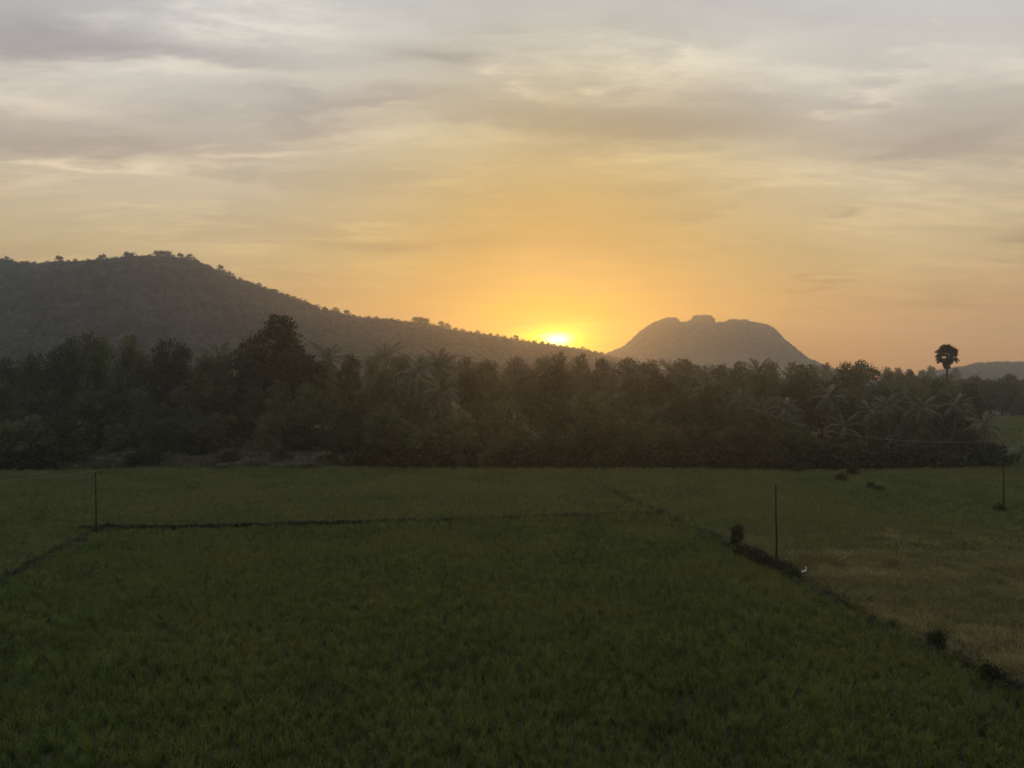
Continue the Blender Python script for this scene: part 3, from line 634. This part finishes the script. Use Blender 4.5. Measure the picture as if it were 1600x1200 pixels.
# pale scrub strip under the left trees
sx = nr.uniform(70, 575, 2600); sy = nr.uniform(712, 738, 2600); d = dist_of(sy); q = vnoise(sx/30, sy/9, 5, 3); k_ = q > .40
p = np.stack([(sx-800)/F*d, d, np.zeros(2600)], 1)[k_]; scatter('scrub_grass', SCRUB, p, (.5+1.1*q[k_]**2*2)*(.7+.5*nr.random(k_.sum())), 'pale scrubby grass strip below the left trees', 'grass')
# leafy undergrowth along the foot of the grove
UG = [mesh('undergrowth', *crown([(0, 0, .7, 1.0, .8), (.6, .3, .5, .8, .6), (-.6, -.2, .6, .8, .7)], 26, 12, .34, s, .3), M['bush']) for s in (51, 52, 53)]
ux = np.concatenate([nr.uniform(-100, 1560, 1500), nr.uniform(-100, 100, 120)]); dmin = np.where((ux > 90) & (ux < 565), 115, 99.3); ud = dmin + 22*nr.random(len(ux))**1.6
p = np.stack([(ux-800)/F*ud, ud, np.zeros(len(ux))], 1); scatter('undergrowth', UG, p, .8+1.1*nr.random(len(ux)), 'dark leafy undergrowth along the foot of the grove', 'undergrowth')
# green of the small far field at right
fx = nr.uniform(1480, 1760, 9000); fd_ = 101 + 108*nr.random(9000); k_ = (fx > np.interp(fd_, [100, 118, 210], [1556, 1520, 1490]))
p = np.stack([(fx-800)/F*fd_, fd_, np.zeros(9000)], 1)[k_]; scatter('far_field_rice', RICEF, p, 1.7+.8*nr.random(k_.sum()), 'light green rice of the far field behind the right utility pole', 'rice')

# ------------------------------------------------------------------ shrubs on the bank and in the far paddy
def bush_mesh(lobes, n, per, size, seed, sig=.12): return mesh('foliage', *crown(lobes, n, per, size, seed, sig), M['bush'])
BU = {'column': bush_mesh([(-.12, 0, .45, .28, .40), (0, 0, .85, .36, .42), (.12, 0, 1.25, .38, .42), (.2, 0, 1.55, .30, .30)], 110, 12, .14, 1, .09),
      'mound': bush_mesh([(0, 0, .4, .6, .45), (.4, .2, .35, .45, .4), (-.4, -.1, .3, .45, .35), (.1, 0, .7, .4, .35)], 110, 12, .14, 2),
      'spray': bush_mesh([(0, 0, .5, .5, .5), (.25, 0, .9, .35, .4), (-.3, .1, .8, .3, .4)], 90, 11, .15, 3, .17)}
STEM = mesh('stem', *join(*[tube([(0, 0, -.1), (.05*math.cos(a), .05*math.sin(a), .4), (.16*math.cos(a), .16*math.sin(a), 1.0)], [.025, .018, .006], 5) for a in (0, 1.6, 3.1, 4.7)]), M['bark'])
def shrub(kd, px, py, h, label, group='shrubs on the earth bank', w=None, rz=None):
    p = G(px, py); e = empty('shrub', (p.x, p.y, 0.05), rnd.uniform(0, 6.28) if rz is None else rz); hh = {'column': 1.85, 'mound': 1.05, 'spray': 1.3}[kd]; s = h/hh; e.scale = (w or s, w or s, s)
    tag(e, label, 'shrub', group); obj('foliage', BU[kd], e); obj('stem', STEM, e)
shrub('column', 1149, 862, 1.75, 'dark leaning column-shaped shrub at the far end of the shrubby bank', rz=0.0)
shrub('mound', 1163, 874, .95, 'low round shrub just below the column-shaped shrub', w=1.0)
shrub('spray', 1180, 884, 1.0, 'loose shrub midway between column-shaped shrub and bank pole', w=.9)
shrub('mound', 1197, 892, 1.0, 'dense dark shrub just left of the pole on the bank', w=.95)
shrub('mound', 1219, 899, .95, 'dense dark shrub hiding the foot of the pole on the bank', w=1.0)
shrub('spray', 1239, 911, .8, 'small shrub on the bank just left of the white bird', w=.8)
shrub('mound', 1250, 922, .55, 'lowest dark shrub just below the white bird', w=.7)
shrub('mound', 1300, 946, .45, 'flat dark shrub on the bank well right of the white bird', w=.9)
shrub('mound', 1352, 976, .45, 'flat dark shrub halfway down the bank to the corner', w=.9)
shrub('spray', 1464, 1022, 1.0, 'thin upright shrub far down the bank at right', w=.5)
shrub('spray', 1552, 1076, .9, 'straggly shrub near the lower right corner', w=.7)
shrub('mound', 1580, 1092, .6, 'low dark shrub at the lower right corner', w=1.0)
GF = 'bushes in the far paddy'
shrub('mound', 1315, 757, 1.25, 'rounded bush standing in the far right paddy', GF, 1.0)
shrub('spray', 1333, 748, 1.5, 'lighter bush behind the rounded bush in the far right paddy', GF, 1.1)
shrub('spray', 1360, 770, 1.1, 'small upright bush, left of a pair in the far paddy', GF, .7)
shrub('spray', 1374, 773, .9, 'small low bush, right of a pair in the far paddy', GF, .8)
shrub('mound', 1508, 797, .6, 'tiny dark bush left of the right utility pole', GF, .7)
shrub('mound', 1562, 804, .9, 'dark bush at the foot of the right utility pole', GF, .8)
shrub('spray', 1246, 742, 1.6, 'pale bush at the grove edge above the bank pole', GF, 1.3)
shrub('mound', 168, 834, .8, 'dark grassy bush at the foot of the left utility pole', GF, .9)
shrub('mound', 222, 832, .6, 'small dark bush on the bank right of the left pole', GF, .8)
GSB = 'low bushes in the pale scrub strip'
for px, py, h, lb in ((212, 735, 2.2, 'leftmost dark bush in the pale scrub strip'), (240, 731, 2.6, 'second dark bush from left in the pale scrub strip'), (290, 722, 2.4, 'third bush from left in the pale scrub strip'), (362, 728, 2.0, 'round bush in the middle of the pale scrub strip'), (440, 726, 1.8, 'bush below the tallest tree in the pale scrub strip'), (515, 731, 1.8, 'rightmost bush in the pale scrub strip')):
    shrub(rnd.choice(['mound', 'spray']), px, py, h, lb, GSB, h*1.1)

# ------------------------------------------------------------------ utility poles and wires
def pole(px, base, top, label, side):
    d = dist_of(base); p = G(px, base); h = P(px, top, d).z
    e = empty('utility_pole', (p.x, d, 0)); tag(e, label, 'utility pole', 'utility poles in the paddies')
    obj('shaft', mesh('shaft', *tube([(0, 0, -.4), (.02, 0, h*.33), (-.025, 0, h*.66), (-.03*side, 0, h)], [.078, .066, .055, .042], 10), M['wood'], True), e)
    br = obj('bracket', mesh('bracket', *join(tube([(0, 0, h-.32), (-.26*side, 0, h-.24)], [.02, .02], 6), tube([(-.24*side, 0, h-.26), (-.24*side, 0, h-.12)], [.013, .013], 6)), M['metal']), e)
    def ins(c): return tube([(c[0], c[1], c[2]-.03), (c[0], c[1], c[2]), (c[0], c[1], c[2]+.04), (c[0], c[1], c[2]+.06), (c[0], c[1], c[2]+.10)], [.035, .05, .05, .028, .02], 8)
    obj('insulator', mesh('insulator', *ins((-.24*side, 0, h-.12)), M['porcelain'], True), e)
    obj('insulator', mesh('insulator', *ins((-.03*side, 0, h+.01)), M['porcelain'], True), e)
    return Vector((p.x-.03*side, d, h+.06)), Vector((p.x-.24*side, d, h-.06))
TL = pole(150, 838, 737, 'bare wooden utility pole in the left paddy', 1)
TM = pole(1213, 893, 757, 'dark wooden utility pole standing on the shrubby bank', 1)
TR = pole(1568, 800, 689, 'wooden utility pole at the right edge of the paddy', 1)
def wire(a, b, sag, label, r=.009, mat='wire'):
    pts = [Vector(a).lerp(Vector(b), i/24) - Vector((0, 0, sag*4*(i/24)*(1-i/24))) for i in range(25)]
    o = obj('overhead_wire', mesh('overhead_wire', *tube(pts, [r]*25, 5), M[mat])); tag(o, label, 'wire', 'overhead wires')
wire(TR[0], P(1165, 634, 101), 1.6, 'overhead wire sagging from the right pole up into the grove', .010)
wire(TL[0], P(-160, 752, 62), .35, 'overhead wire running from the left pole out of the picture', .008)
wire(TL[0], TM[1], 1.1, 'overhead wire from the left pole across the paddy to the bank pole', .006, 'cable')
wire(TM[0], TR[1], .9, 'overhead wire from the bank pole to the right pole', .006, 'cable')

# ------------------------------------------------------------------ white birds
def egret(px, py, h, label):
    p = G(px, py); e = empty('egret', (p.x, p.y, .34), rnd.uniform(-.5, .5)); s = h/.62; e.scale = (s, s, s); tag(e, label, 'bird', 'white birds in the fields')
    obj('body', mesh('body', *tube([(-.24, 0, .20), (-.16, 0, .24), (-.05, 0, .29), (.05, 0, .32), (.10, 0, .37), (.09, 0, .44), (.06, 0, .50), (.08, 0, .56), (.12, 0, .58), (.15, 0, .575)], [.012, .05, .085, .075, .04, .024, .02, .026, .028, .012], 9), M['feather'], True), e)
    obj('beak', mesh('beak', *tube([(.15, 0, .575), (.22, 0, .56)], [.010, .002], 6), M['beak']), e)
    for q in (-.03, .03): obj('leg', mesh('leg', *tube([(-.02, q, .24), (-.03, q, .12), (-.01, q, -.05)], [.012, .007, .007], 5), M['beak']), e)
egret(1257, 908, .52, 'small white bird standing beside the shrubby bank right of the pole')

# ------------------------------------------------------------------ haze
def box(name, lo, hi):
    v = [(x, y, z) for x in (lo[0], hi[0]) for y in (lo[1], hi[1]) for z in (lo[2], hi[2])]
    return obj(name, mesh(name, v, [(0, 1, 3, 2), (4, 6, 7, 5), (0, 4, 5, 1), (2, 3, 7, 6), (0, 2, 6, 4), (1, 5, 7, 3)], None))
hz = box('haze', (-XW-40, Y0-40, -3.0), (XW+40, Y1+40, 128.0)); tag(hz, 'thin evening haze filling the whole valley', 'haze', kind='stuff')
hm, ht, hout = new_mat('evening_haze')
pv = ht.new('ShaderNodeVolumePrincipled'); pv.inputs['Color'].default_value = (.75, .88, 1.0, 1); pv.inputs['Density'].default_value = .00045; pv.inputs['Anisotropy'].default_value = .74
ht.l.new(pv.outputs[0], hout.inputs['Volume']); hz.data.materials.append(hm)
